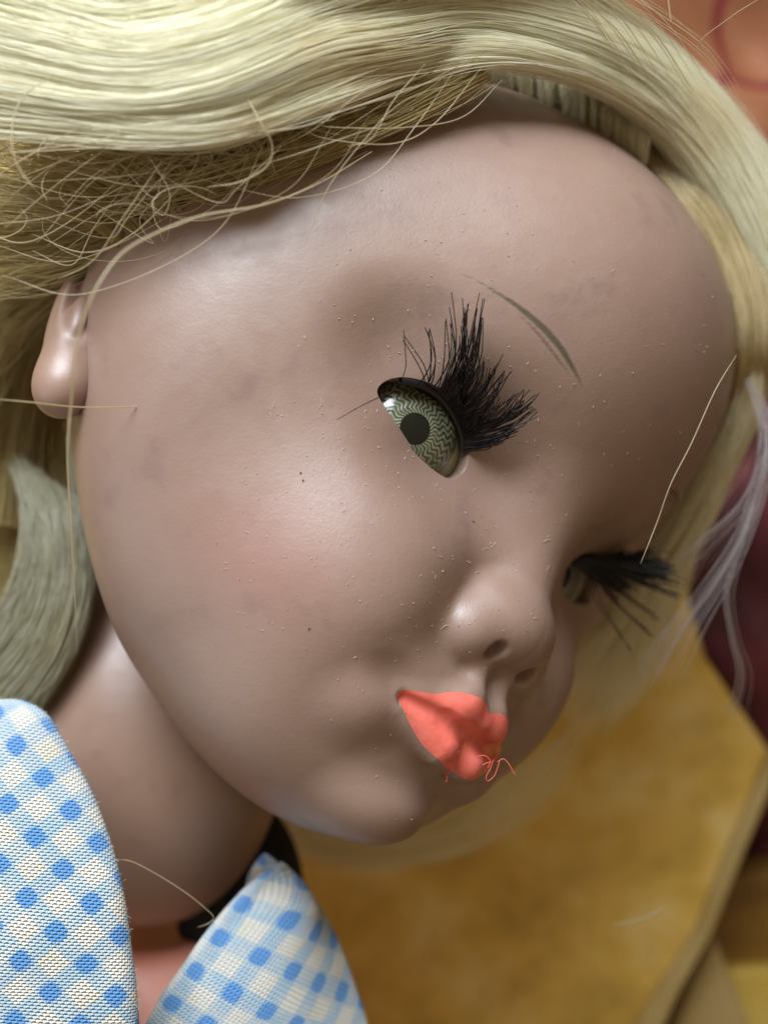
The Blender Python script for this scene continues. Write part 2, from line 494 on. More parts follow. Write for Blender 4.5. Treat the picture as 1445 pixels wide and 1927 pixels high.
def strands(name, paths, radii, mat, parent=None):
    """one hair-curves object"""
    hc = bpy.data.hair_curves.new(name)
    sizes = [len(p) for p in paths]
    hc.add_curves(sizes)
    pos = np.concatenate(paths).astype(np.float32) * S
    hc.points.foreach_set('position', pos.ravel())
    rad = np.concatenate([np.broadcast_to(r, (n,)) for r, n in zip(radii, sizes)]).astype(np.float32) * S
    if 'radius' not in hc.attributes: hc.attributes.new('radius', 'FLOAT', 'POINT')
    hc.attributes['radius'].data.foreach_set('value', rad)
    o = bpy.data.objects.new(name, hc); scene.collection.objects.link(o)
    hc.materials.append(mat)
    if parent: o.parent = parent
    return o

# lashes: each strand runs from the upper lid out over the brow bone (head frame)
ROOT = np.array([(-31.9,-43.6,1.6),(-30.2,-44.3,2.4),(-28.1,-45.1,3.0),(-25.5,-45.8,3.1),(-22.8,-46.2,2.6),(-20.4,-46.4,1.7),(-18.5,-46.5,0.5),(-17.4,-46.5,-0.8)])
#            tips over the skin, same order along the lid
def lash_set(side, which):
    paths = []; radii = []
    r = np.random.default_rng(3 if side < 0 else 5)
    for (t0, tip, n, spread, lift) in which:
        for k in range(n):
            tt = np.clip(t0 + r.normal(0, 0.028), 0, 1)
            root = catmull(ROOT, 200)[int(tt * 199)]
            tp = np.array(tip) + r.normal(0, spread * 0.75, 3) * [1, 0.5, 1]
            L = r.uniform(0.78, 1.03)
            tp = root + (tp - root) * L
            mid = root * 0.5 + tp * 0.5 + np.array([0, -lift * r.uniform(0.5, 1.2), 0]) + r.normal(0, 0.28, 3)
            p = catmull([root, root * .7 + mid * .3 + [0, -0.5, 0], mid, tp], 9)
            if side > 0: p = p * [-1, 1, 1]
            paths.append(W(p)); radii.append(np.linspace(0.13, 0.065, 9) * (1 if side < 0 else 1.25))
    return paths, radii
right = [(0.18,(-39.2,-47.1,5.0),2,0.4,1.5),(0.26,(-37.4,-49.0,7.8),4,0.6,1.5),(0.36,(-36.6,-50.7,11.9),6,0.6,2.0),
 (0.40,(-35.2,-51.9,12.7),8,0.6,2.2),(0.44,(-34.2,-53.0,14.2),6,0.4,2.2),(0.46,(-33.0,-53.3,12.4),8,0.7,2.2),(0.42,(-33.5,-51.9,9.5),12,1.0,2.0),
 (0.50,(-31.7,-52.8,8.9),10,0.8,2.0),(0.56,(-29.0,-53.8,7.8),10,1.0,2.0),(0.62,(-27.2,-54.7,8.7),10,0.5,2.0),(0.68,(-25.8,-55.3,8.3),8,0.5,2.2),
 (0.70,(-23.6,-54.2,5.7),12,0.9,2.2),(0.80,(-22.0,-56.5,7.6),10,0.5,2.4),(0.82,(-20.5,-57.5,7.6),8,0.5,2.4),
 (0.86,(-18.8,-57.1,6.2),10,0.5,2.4),(0.92,(-17.7,-54.6,3.4),16,0.6,2.0),(0.95,(-18.2,-52.4,1.6),14,0.5,1.6),(0.60,(-28.5,-50.5,5.5),20,1.3,1.0),(0.80,(-21.5,-51.5,3.6),20,1.2,1.0)]
left = [(t, (x, y, z), n, 1.0, l) for t, (x, y, z), n, l in [
 (0.15,(-28,-50,6.5),24,0.6),(0.35,(-27,-54,7.0),30,0.6),(0.5,(-28,-57,6.2),24,0.5),(0.6,(-29,-58.5,5.2),22,0.4),(0.68,(-30,-59.8,3.8),16,0.4),(0.75,(-31,-59.8,2.0),14,0.2),
 (0.8,(-29,-55,2.6),30,0.2),(0.9,(-28,-53,0.2),34,0.1),(0.45,(-26,-51,5.0),60,0.2),(0.7,(-26,-52,3.0),60,0.2),(0.9,(-24,-51,1.0),50,0.2),(0.98,(-27,-52,-2.0),24,0.1)]]
fallen = [(0.75,(-32.4,-58.4,-3.6),3,0.5,-1.0),(0.8,(-33.2,-58.5,-6.4),4,0.5,-1.0),(0.85,(-32.9,-56.0,-10.8),2,0.3,-1.0)]
for side, sets in ((-1, right), (1, left + fallen)):
    paths, radii = lash_set(side, sets)
    if side < 0:        # one stray lash hanging over the outer corner
        paths.append(W(catmull([(-33.2,-44.4,-0.9),(-35.4,-45.4,-3.0),(-37.6,-44.8,-6.2),(-39.3,-43.6,-9.6)], 12))); radii.append(np.linspace(0.08, 0.055, 12))
        paths.append(W(catmull([(-32.4,-44.0,1.4),(-34.6,-46.0,2.2),(-36.6,-46.6,3.6),(-39.0,-47.2,5.2)], 12))); radii.append(np.linspace(0.08, 0.06, 12))
    tubes('eyelash_fringe', paths, radii, M_lash, doll, 4)
    # moulded strip the lashes are set in
    rc_ = catmull(ROOT, 30); p = rc_ * ([1, 1, 1] if side < 0 else [-1, 1, 1])
    tubes('lash_strip', [W(p + [0, 0.3, 0])], [np.full(30, 0.55)], M_lash, doll, 8)

# ------------------------------------------------------------ ear
def radial(name, sdf, c, R, nu, nv, mat, parent, axis=(0, 0, 1)):
    U, V_ = np.meshgrid(np.linspace(0.02, math.pi - 0.02, nu), np.linspace(0, 2 * math.pi, nv + 1)[:-1], indexing='ij')
    M = frame_from(axis, (0.1, 1, 0.05))
    Dd = np.stack([np.sin(U) * np.cos(V_), np.sin(U) * np.sin(V_), np.cos(U)], -1).reshape(-1, 3) @ M.T
    t = np.full(len(Dd), float(R))
    for i in range(90): t -= np.clip(sdf(Dd * t[:, None] + c) * 0.8, -2, 2)
    Pp = Dd * t[:, None] + c
    Ii = np.arange(nu * nv).reshape(nu, nv)
    F = np.stack([Ii[:-1], Ii[1:], np.roll(Ii, -1, 1)[1:], np.roll(Ii, -1, 1)[:-1]], -1).reshape(-1, 4)
    return Pp, F
EC = np.array((-55.6, -0.4, -5.8))
def ear_sdf(P):
    Q = (P - EC) @ np.array([[1, 0, 0], [0, 0.934, -0.358], [0, 0.358, 0.934]]).T
    d = ell(Q, (0, 0, 0), (4.6, 5.2, 14.4))
    d = smin(d, ell(Q, (0.6, 0.2, -12.0), (4.2, 4.6, 5.0)), 3)              # lobe
    d = smax(d, -ell(Q, (-3.4, -4.2, 1.5), (2.9, 3.6, 9.0)), 1.2)           # bowl
    d = smax(d, -ell(Q, (-2.0, -3.4, 9.0), (2.8, 4.0, 3.2)), 1.0)           # deep top fold
    d = smin(d, ell(Q, (-2.6, -2.6, -2.5), (1.4, 1.8, 4.0)), 1.2)           # inner ridge
    return d
Pp, F = radial('ear', ear_sdf, EC, 24, 90, 120, None, None)
ear = mesh_from('ear', W(Pp), F, [M_neck], head)
Pp, F = radial('ear', lambda P: ear_sdf(P * [-1, 1, 1]), EC * [-1, 1, 1], 24, 40, 60, None, None)
mesh_from('ear', W(Pp), F, [M_neck], head)

# ------------------------------------------------------------ neck and chest (world mm)
NC = pt(285, 1395, 214)
def neck_sdf(P):
    Q = P - NC
    return smin(ell(Q, (0, 0, 0), (24.5, 33.0, 24.0)), ell(Q, (10, 30, -6), (24, 30, 20)), 10)
Pp, F = radial('neck', neck_sdf, NC, 90, 120, 160, None, None, (0, 1, 0))
mesh_from('neck', Pp, F, [M_neck], doll)
TC = pt(240, 2160, 224)
def torso_sdf(P):
    Q = P - TC
    d = ell(Q, (0, 0, 0), (46, 52, 34))
    d = smax(d, -ell(Q - (NC - TC), (0, -1, 0), (26.5, 36, 27)), 4)
    return d
Pp, F = radial('torso', torso_sdf, TC, 110, 160, 200, None, None, (0, 0, 1))
mesh_from('torso', Pp, F, [M_torso], doll)

# ------------------------------------------------------------ dress collar
def cloth_material():
    m, nt, bs = new_mat('blue_dotted_gingham')
    uv = coord(nt, 'UV')
    n = noise(nt, uv, 0.35, 2)
    off = maths(nt, 'MULTIPLY', maths(nt, 'SUBTRACT', n, 0.5), 0.5)
    sep = nd(nt, 'ShaderNodeSeparateXYZ'); nt.links.new(uv, sep.inputs[0])
    u = maths(nt, 'ADD', sep.outputs[0], off); v = maths(nt, 'ADD', sep.outputs[1], off)
    PITCH = 6.15
    def cell(a):   # distance to the nearest lattice line, mm
        f = maths(nt, 'FRACT', maths(nt, 'ADD', maths(nt, 'DIVIDE', a, PITCH), 100.5))
        return maths(nt, 'MULTIPLY', maths(nt, 'SUBTRACT', f, 0.5), PITCH)
    cu, cv = cell(u), cell(v)
    # woven threads, in the same directions as the printed checks
    TP = 0.64
    su = maths(nt, 'SINE', maths(nt, 'MULTIPLY', sep.outputs[0], 2 * math.pi / TP)); sv = maths(nt, 'SINE', maths(nt, 'MULTIPLY', sep.outputs[1], 2 * math.pi / TP))
    weave = maths(nt, 'MULTIPLY', su, sv)
    hole = maths(nt, 'MULTIPLY', maths(nt, 'ABSOLUTE', maths(nt, 'SINE', maths(nt, 'MULTIPLY', sep.outputs[0], math.pi / TP))),
                 maths(nt, 'ABSOLUTE', maths(nt, 'SINE', maths(nt, 'MULTIPLY', sep.outputs[1], math.pi / TP))))
    band = maths(nt, 'ADD', maprange(nt, maths(nt, 'ABSOLUTE', cu), 1.7, 1.2), maprange(nt, maths(nt, 'ABSOLUTE', cv), 1.7, 1.2))
    band = maths(nt, 'MINIMUM', band, 1.0)
    r = maths(nt, 'POWER', maths(nt, 'ADD', maths(nt, 'POWER', maths(nt, 'ABSOLUTE', cu), 3.2), maths(nt, 'POWER', maths(nt, 'ABSOLUTE', cv), 3.2)), 1 / 3.2)
    fr = maths(nt, 'MULTIPLY_ADD', weave, 0.22, r)
    dot = maprange(nt, maths(nt, 'ADD', fr, maths(nt, 'MULTIPLY', off, 0.6)), 1.52, 1.24)
    fade = maprange(nt, noise(nt, uv, 0.22, 3), 0.35, 0.65, 0.55, 1.0)
    cream = mixc(nt, maprange(nt, noise(nt, uv, 0.12, 3), 0.5, 0.75), (0.82, 0.82, 0.74), (0.76, 0.71, 0.55))
    pale = mixc(nt, maprange(nt, weave, -0.5, 0.6), (0.32, 0.53, 0.72), (0.58, 0.73, 0.80))
    col = mixc(nt, maths(nt, 'MULTIPLY', band, fade), cream, pale)
    col = mixc(nt, dot, col, mixc(nt, maprange(nt, weave, -0.4, 0.7), (0.08, 0.29, 0.70), (0.19, 0.46, 0.88)))
    gap = maprange(nt, maths(nt, 'MULTIPLY', weave, -1.0), 0.45, 0.95, 0.0, 0.38)
    col = mixc(nt, gap, col, (0.10, 0.14, 0.17))
    nt.links.new(col, bs.inputs['Base Color']); bs.inputs['Roughness'].default_value = 0.85
    bs.inputs['Specular IOR Level'].default_value = 0.25
    bs.inputs['Sheen Weight'].default_value = 0.3
    h = maths(nt, 'ADD', maths(nt, 'MULTIPLY', weave, 0.5), maths(nt, 'MULTIPLY', hole, 0.9))
    bump(nt, bs, h, 1.0, 0.00035)
    return m
M_cloth = cloth_material()
M_fuzz, nt, bs = new_mat('cotton_fuzz'); bs.inputs['Base Color'].default_value = (0.7, 0.72, 0.66, 1); bs.inputs['Roughness'].default_value = 0.9
LAT = np.array([[math.cos(math.radians(-44.5)), math.sin(math.radians(-44.5))], [math.cos(math.radians(38)), math.sin(math.radians(38))]])
def cloth_sheet(name, edge, far, profile, rings, uv0, label, scale_uv=1.0, rot=0.0, thick=0.9):
    """a turned collar: rows run along the edge, columns go round the fold and across the cloth"""
    E = np.array(edge); Fr = np.array(far); n = len(E)
    tang = np.gradient(E, axis=0); tang /= np.linalg.norm(tang, axis=1)[:, None]
    inn = Fr - E; L = np.linalg.norm(inn, axis=1)
    inn = inn - (inn * tang).sum(1)[:, None] * tang * 0.0
    inn /= L[:, None]
    up = np.cross(tang, inn); up *= np.sign(up[:, 2])[:, None]; up /= np.linalg.norm(up, axis=1)[:, None]
    V = []; UV = []
    s = np.concatenate([[0], np.cumsum(np.linalg.norm(np.diff(E, axis=0), axis=1))])
    for (a, h, frac, arc) in profile:
        # a/h are mm near the fold; frac = share of the way to the far line
        lim = np.clip(L / 22, 0.02, 1)[:, None] if a > 0 and frac == 0 else 1.0
        P = E + inn * (a * lim + frac * L[:, None]) + up * h * (np.clip(L / 16, 0.25, 1)[:, None])
        V.append(P)
        flat = (E[:, :2] + inn[:, :2] * (arc + frac * L[:, None])) * scale_uv
        UV.append(flat)
    V = np.concatenate(V); UV = np.concatenate(UV)
    c, s_ = math.cos(rot), math.sin(rot); Rm = np.array([[c, -s_], [s_, c]])
    UV = (UV - uv0) @ Rm
    M2 = np.linalg.inv(LAT.T)
    UV = UV @ M2.T
    m_ = len(profile); F = []
    for r in range(m_ - 1):
        i = np.arange(n - 1) + r * n
        F.append(np.stack([i, i + 1, i + 1 + n, i + n], 1))
    o = mesh_from(name, V, np.concatenate(F), [M_cloth], doll)
    set_uv(o, UV)
    o['label'] = label
    sb = o.modifiers.new('s', 'SUBSURF'); sb.levels = 1; sb.render_levels = 1
    return o, V
lp = [(-90,1345,182),(-40,1322,180),(0,1313,178),(45,1316,177),(88,1345,175),(130,1415,173),(172,1492,171),(208,1590,169),(232,1690,167),(246,1790,166),(256,1880,165),(262,1960,165),(268,2050,165)]
lf = [(-300,1500,178),(-290,1530,176),(-280,1560,174),(-270,1600,172),(-260,1650,170),(-250,1700,168),(-245,1760,167),(-240,1820,166),(-235,1890,165),(-230,1950,165),(-225,2010,165),(-220,2070,165),(-215,2150,165)]
E = catmull([pt(*q) for q in lp], 90); Fr = catmull([pt(*q) for q in lf], 90)
prof = [(9,-6,0,-14),(5,-4.6,0,-9.5),(2.2,-3.6,0,-6.4),(0.7,-2.7,0,-4.6),(0.08,-1.7,0,-3.4),(0.0,-0.9,0,-2.5),(0.35,0.05,0,-1.5),(1.1,0.75,0,-0.4),(2.3,1.2,0,1.0)] + \
       [(2.3 * (1 - f), 1.2 + 1.6 * math.sin(f * math.pi) , f, 1.0 * (1 - f)) for f in np.linspace(0.06, 1, 26)]
uv0 = (E[:, :2].mean(0) * 0 + np.array([pt(129, 1741, 167)[0], pt(129, 1741, 167)[1]]))
col_l, VL = cloth_sheet('collar_lapel', E, Fr, prof, 0, uv0, 'left collar lapel in blue-dotted checked cotton, in sharp focus', 1.0)
fr_ = np.random.default_rng(4); fp = []; fl = []
for k in range(230):
    q = VL.reshape(len(prof), -1, 3)[fr_.integers(3, 8), fr_.integers(10, 84)]
    dv = fr_.normal(0, 1, 3) + [1.2, 0.4, 0.6]; dv /= np.linalg.norm(dv); L = fr_.uniform(0.25, 0.8)
    fp.append(np.array([q, q + dv * L * .5 + fr_.normal(0, .06, 3), q + dv * L])); fl.append(0.022)
tubes('edge_fuzz', fp, fl, M_fuzz, col_l, 3)
# right lapel: left edge rises to a point and the cloth falls away to the right
re = [(235,2040,176),(262,1960,177),(300,1888,178),(340,1833,179),(385,1768,181),(440,1705,184),(495,1655,188),(538,1626,192)]
rf = [(720,2060,190),(705,1985,190),(690,1915,191),(668,1850,192),(645,1790,193),(618,1735,195),(588,1690,196),(556,1650,196)]
E = catmull([pt(*q) for q in re], 70); Fr = catmull([pt(*q) for q in rf], 70)
prof = [(8,-7,0,-15),(4.5,-5,0,-10),(1.8,-3.4,0,-6),(0.5,-2.2,0,-4),(0.0,-1.2,0,-2.8),(0.2,-0.3,0,-1.6),(0.9,0.5,0,-0.5),(1.9,0.9,0,0.8)] + \
       [(1.9 * (1 - f), 0.9 + 6.0 * math.sin(min(f, 1) * math.pi) * (1 - 0.3 * f), f, 0.8 * (1 - f)) for f in np.linspace(0.07, 1, 22)] + [(0.6, -2.5, 1.0, 3.0), (-1.5, -7, 1.0, 7), (-4, -16, 1.0, 14)]
uv0 = np.array(pt(400, 1805, 180)[:2])
col_r, VR = cloth_sheet('collar_lapel', E, Fr, prof, 0, uv0, 'right collar lapel, pointed tip blurred and shaded under the chin', 1.12, math.radians(14))
# near-black blob filling the gap beside the right lapel
m, nt, bs = new_mat('near_black_fill'); bs.inputs['Base Color'].default_value = (0.008, 0.006, 0.006, 1); bs.inputs['Roughness'].default_value = 0.95
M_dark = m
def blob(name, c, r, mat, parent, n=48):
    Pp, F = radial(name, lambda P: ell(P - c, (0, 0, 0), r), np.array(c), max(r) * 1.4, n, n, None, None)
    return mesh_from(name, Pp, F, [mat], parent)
blob('neckline_fill', pt(452, 1690, 219), (12, 19, 10), M_dark, doll)

# ------------------------------------------------------------ hair
def hair_material(name, col, rough=0.32, var=0.25):
    m = bpy.data.materials.new(name); m.use_nodes = True; nt = m.node_tree
    bs = nt.nodes['Principled BSDF']
    info = nt.nodes.new('ShaderNodeHairInfo')
    c = np.array(col)
    cc = ramp(nt, info.outputs['Random'], [(0.0, c * [1 - var, 1 - var * 1.15, 1 - var * 1.5]), (0.5, c), (1.0, np.minimum(c * [1 + var * .4, 1 + var * .5, 1 + var * .9], 0.95))])
    mp = nd(nt, 'ShaderNodeTexCoord').outputs['Object']
    cc = mixc(nt, maprange(nt, noise(nt, mp, 55, 3), 0.52, 0.74, 0, 0.35), cc, c * [0.86, 0.72, 0.50])
    nt.links.new(cc, bs.inputs['Base Color'])
    bs.inputs['Roughness'].default_value = rough
    bs.inputs['Specular IOR Level'].default_value = 0.6
    bs.inputs['Coat Weight'].default_value = 0.2; bs.inputs['Coat Roughness'].default_value = 0.2
    tr = nt.nodes.new('ShaderNodeBsdfTranslucent'); nt.links.new(cc, tr.inputs['Color'])
    mx = nt.nodes.new('ShaderNodeMixShader'); mx.inputs[0].default_value = 0.42
    nt.links.new(bs.outputs[0], mx.inputs[1]); nt.links.new(tr.outputs[0], mx.inputs[2])
    nt.links.new(mx.outputs[0], nt.nodes['Material Output'].inputs['Surface'])
    return m
M_hair = hair_material('blonde_strand', (0.94, 0.915, 0.72), rough=0.24, var=0.18)
M_hair_shade = hair_material('shade_blonde_strand', (0.54, 0.44, 0.20))  # same blonde, with the shade under the sweep painted into its colour
M_white = hair_material('pale_strand', (0.56, 0.48, 0.29), var=0.2)
M_wisp = hair_material('whitish_strand', (0.46, 0.42, 0.41), var=0.15)

class Lock:
    def __init__(s): s.p = []; s.r = []
hr = np.random.default_rng(11)
def lock(dst, guide, n, nseg=34, jit=0.6, rad=0.040, flip=0.0, stray=0.05, clump=9, cw=0.18, fade0=0.0, fade1=0.0):
    """guide rows: px, py, depth, half width across the picture, half thickness (mm)"""
    g = np.array(guide, float)
    C = catmull(np.array([pt(*q[:3]) for q in g]), nseg)
    w = np.interp(np.linspace(0, 1, nseg), np.linspace(0, 1, len(g)), g[:, 3])
    th = np.interp(np.linspace(0, 1, nseg), np.linspace(0, 1, len(g)), g[:, 4])
    t = np.gradient(C, axis=0); t /= np.linalg.norm(t, axis=1)[:, None]
    zz = np.array([0, 0, 1.0]); side = np.cross(t, zz); side /= np.linalg.norm(side, axis=1)[:, None]
    up = np.cross(side, t)
    ca = hr.uniform(-1, 1, (clump, 1)); ss = np.linspace(0, 1, nseg)
    for k in range(n):
        a = hr.uniform(-1, 1); b = hr.uniform(-1, 1) * math.sqrt(max(0, 1 - a * a))
        q = ca[hr.integers(clump), 0]; a = a * (1 - cw) + q * cw
        out = hr.random() < stray
        amp = jit * (3.0 if out else 1.0)
        ph = hr.uniform(0, 6.28, 3); fr = hr.uniform(0.6, 2.4, 3)
        wob = sum(np.sin(ss * 6.28 * fr[i] + ph[i]) for i in range(3)) / 3 * amp
        ph2 = hr.uniform(0, 6.28); wob2 = np.sin(ss * 6.28 * hr.uniform(0.5, 2.5) + ph2) * amp * 0.7
        tw = hr.normal(0, 0.25)
        aa = a + tw * (ss - 0.5)
        P = C + side * (aa * w + wob)[:, None] + up * (b * th + wob2)[:, None]
        i0 = 0; i1 = nseg
        if hr.random() < 0.25: i0 = hr.integers(0, nseg // 3)
        if hr.random() < 0.25: i1 = nseg - hr.integers(0, nseg // 3)
        if fade0: i0 = int(hr.uniform(0, fade0) * nseg)
        if fade1: i1 = nseg - int(hr.uniform(0, fade1) ** 1.3 * nseg)
        dst.p.append(P[i0:i1]); dst.r.append(rad * hr.uniform(0.75, 1.25))
def strand(dst, pts, rad=0.09, n=40):
    tp = np.minimum(1, np.minimum(np.linspace(0.35, 4, n), np.linspace(6, 0.3, n))); dst.p.append(catmull(np.array([pt(*q) for q in pts]), n)); dst.r.append(rad * tp)
def finish(dst, name, mat, label=None):
    o = strands(name, dst.p, dst.r, mat, doll)
    if label: o['label'] = label
    return o

# the broad sweep over the forehead, running from the right edge round to the top left
A = Lock()
lock(A, [(1620,780,202,5,4),(1500,590,198,5.5,4),(1418,420,195,6.0,5),(1340,280,192,6.2,5),(1232,165,187,6.0,5),(1090,88,179,5.6,5),(900,45,170,5.4,4),(740,62,162,5.6,4),(600,95,157,5.4,5),(430,165,151,4.6,5),(270,195,152,4.0,5),(120,180,154,5,5),(-60,140,157,6,5)], 4600, jit=0.55, clump=60, stray=0.10)
lock(A, [(1540,700,200,2.5,2),(1460,560,197,2.5,2),(1380,380,192,2.6,2),(1268,235,187,2.4,2),(1120,145,178,2.2,2),(940,98,167,2.4,2),(780,112,164,3,1.5),(620,165,156,3,2),(450,225,150,2.6,2),(300,240,150,2.6,2),(140,225,152,3,2),(-60,205,155,3,2)], 900, jit=0.6, clump=26, stray=0.10)
lock(A, [(1620,700,206,3,2),(1500,440,203,3,2),(1402,285,200,3,2),(1312,178,195,3,2),(1190,82,188,4,3),(1030,0,177,6,4),(820,-30,167,8,4),(620,20,159,7,5),(430,90,151,6,5),(260,120,151,6,5),(110,90,153,7,5),(-60,40,156,8,5)], 2600, jit=0.65, clump=44, stray=0.12)
lock(A, [(1200,-260,176,6,4),(900,-150,162,6,4),(640,-70,156,7,5),(430,0,153,7,5),(260,40,152,7,5),(110,20,153,8,5),(-60,-30,156,9,5)], 1800, jit=0.7, clump=30)
finish(A, 'hair_sweep', M_hair, 'bright blonde lock swept across the top of the forehead')

# short plugs rooted along the hairline, bending back under the sweep
B = Lock()
hl = catmull(np.array([(780,185,170),(850,140,178),(960,165,186),(1100,230,188),(1200,296,188),(1255,345,187),(1305,410,186),(1340,470,186),(1370,545,187),(1388,610,187),(1393,680,188)], float), 300)
for k in np.linspace(0, 0.42, 32):
    x, y, z = hl[int(k * 299)]
    x += hr.normal(0, 3); L = hr.uniform(75, 115) 
    dx = L * (-0.30 + 1.0 * k); dy = L * (1.0 - 0.30 * k)
    ww = hr.uniform(0.45, 0.85)
    lock(B, [(x - 1, y + 22, z + 6, ww * .7, 0.5), (x + dx * .05, y - 5, z + 3.0, ww, 0.8), (x + dx * .45, y - dy * .5, z + 1.5, ww * 1.3, 1.0), (x + dx * .9, y - dy * .95, z + 2.5, ww * 1.9, 1.2), (x + dx * 1.4 - 8, y - dy * 1.35, z + 4.5, ww * 2.6, 1.2)], 70, 18, jit=0.16, clump=4, stray=0.04)
lock(B, [(700,190,172,3,1),(800,140,178,3.6,2),(880,110,186,4,2),(990,135,193,4.6,2),(1110,190,196,4.8,2),(1215,262,197,5,2),(1300,360,197,5,2),(1365,480,197,4.6,2),(1405,600,197,3.6,2),(1412,690,197,2,2)], 1000, jit=0.4, clump=20)
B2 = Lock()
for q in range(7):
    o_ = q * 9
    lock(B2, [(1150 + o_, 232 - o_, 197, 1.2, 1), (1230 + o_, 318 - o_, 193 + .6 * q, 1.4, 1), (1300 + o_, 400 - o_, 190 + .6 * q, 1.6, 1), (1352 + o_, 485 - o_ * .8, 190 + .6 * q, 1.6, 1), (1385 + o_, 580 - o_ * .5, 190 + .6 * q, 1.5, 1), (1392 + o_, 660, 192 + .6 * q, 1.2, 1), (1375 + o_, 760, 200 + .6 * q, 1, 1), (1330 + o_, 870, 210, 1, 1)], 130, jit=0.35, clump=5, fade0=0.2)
finish(B2, 'hairline_lock', hair_material('right_shade_strand', (0.74, 0.63, 0.37)), 'blonde lock following the hairline down the right side, shade painted in as tan')  # tan tone paints the right-side shade into the blonde
finish(B, 'hairline_tuft', M_hair, 'row of short rooted tufts along the hairline, pale and evenly spaced')

# sparser plugs down the temple on the left, brown scalp showing between
Cc = Lock()
hl2 = catmull(np.array([(800,190,167),(700,228,163),(600,262,161),(520,318,161),(430,352,162),(350,395,164),(290,430,166),(240,470,169)], float), 200)
for k in np.linspace(0, 1, 24):
    x, y, z = hl2[int(k * 199)]; x += hr.normal(0, 8); y += hr.normal(0, 6)
    ww = hr.uniform(0.4, 0.75); L = hr.uniform(90, 140); d = 0.3 + 0.7 * k
    lock(Cc, [(x + 12, y + 14, z + 1.0, .35, .3), (x, y, z - 0.8, ww, .6), (x - L * .45 * d, y - L * .45, z - 2.5, ww * 1.2, .8), (x - L * 1.0 * d, y - L * .8, z - 4, ww * 2, 1.2), (x - L * 1.8 * d, y - L * 1.0, z - 5, ww * 3, 1.5)], 34, 16, jit=0.14, clump=3)
finish(Cc, 'temple_tuft', M_hair_shade, 'sparse tufts rooted along the temple, shade painted into their colour')

# mass in painted shade under the sweep, over the temple and behind the ear
Dd_ = Lock()
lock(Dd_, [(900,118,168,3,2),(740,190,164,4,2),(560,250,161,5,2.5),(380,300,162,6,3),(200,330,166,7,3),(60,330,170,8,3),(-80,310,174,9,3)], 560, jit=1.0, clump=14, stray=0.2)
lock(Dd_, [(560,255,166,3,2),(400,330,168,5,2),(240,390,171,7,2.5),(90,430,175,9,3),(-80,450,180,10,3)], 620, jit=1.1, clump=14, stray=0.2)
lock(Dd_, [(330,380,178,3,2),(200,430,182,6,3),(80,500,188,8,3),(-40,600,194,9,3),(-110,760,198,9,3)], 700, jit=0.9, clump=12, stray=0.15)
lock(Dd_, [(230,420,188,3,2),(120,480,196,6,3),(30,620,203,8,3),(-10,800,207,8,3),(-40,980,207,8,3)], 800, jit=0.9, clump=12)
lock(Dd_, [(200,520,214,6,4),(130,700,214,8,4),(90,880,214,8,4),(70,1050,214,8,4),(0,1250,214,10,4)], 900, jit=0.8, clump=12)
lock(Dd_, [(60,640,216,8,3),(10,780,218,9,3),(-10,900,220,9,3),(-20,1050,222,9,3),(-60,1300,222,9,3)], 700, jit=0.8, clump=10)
finish(Dd_, 'temple_hair', M_hair_shade, 'blonde hair over the temple and behind the ear, shade painted in as olive')

# the roll of hair below the ear
Rr = Lock()
for k in range(11):
    f = k / 10
    lock(Rr, [(30 + 90 * f, 860 + 8 * k, 205 - 4 * f, 1.6, 1.6), (62 + 80 * f, 960 + 10 * f, 200 - 5 * f, 2.2, 2), (52 + 100 * f, 1070 + 25 * f, 197 - 5 * f, 2.4, 2.2), (5 + 110 * f, 1170 + 55 * f, 196 - 5 * f, 2.4, 2.2), (-70 + 110 * f, 1250 + 90 * f, 197 - 5 * f, 2.4, 2)], 190, 26, jit=0.42, clump=4, rad=0.055, fade0=0.3)
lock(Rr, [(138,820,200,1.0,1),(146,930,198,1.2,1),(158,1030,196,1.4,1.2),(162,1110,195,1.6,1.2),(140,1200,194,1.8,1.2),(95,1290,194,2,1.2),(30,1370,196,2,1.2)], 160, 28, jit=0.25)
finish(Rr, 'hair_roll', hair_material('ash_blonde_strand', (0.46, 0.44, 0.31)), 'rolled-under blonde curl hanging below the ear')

# the far side: hair lying behind the cheek, down to the board
Ff = Lock()
lock(Ff, [(1405,640,196,2,2),(1400,760,200,3,2.5),(1360,860,206,3.2,3),(1300,980,213,3.6,3),(1230,1100,222,5,4),(1180,1200,232,8,4),(1120,1310,242,11,4)], 700, jit=1.0, clump=10, rad=0.07, fade1=0.55)
lock(Ff, [(1300,960,222,3,2),(1240,1080,232,6,3),(1190,1180,240,8,3),(1150,1270,246,9,2),(1060,1350,250,9,1.5)], 520, jit=1.3, clump=10, rad=0.07, fade1=0.6)
lock(Ff, [(1090,1360,240,2,1),(1000,1470,243,5.0,1.2),(900,1540,246,6.5,1.4),(780,1590,248,5.2,1.2),(640,1600,250,4,1),(500,1540,252,4,1),(400,1400,252,4,1)], 150, jit=1.6, clump=8, rad=0.07, fade0=0.4)
finish(Ff, 'far_side_hair', M_hair, 'blurred tan hair lying behind the far cheek')

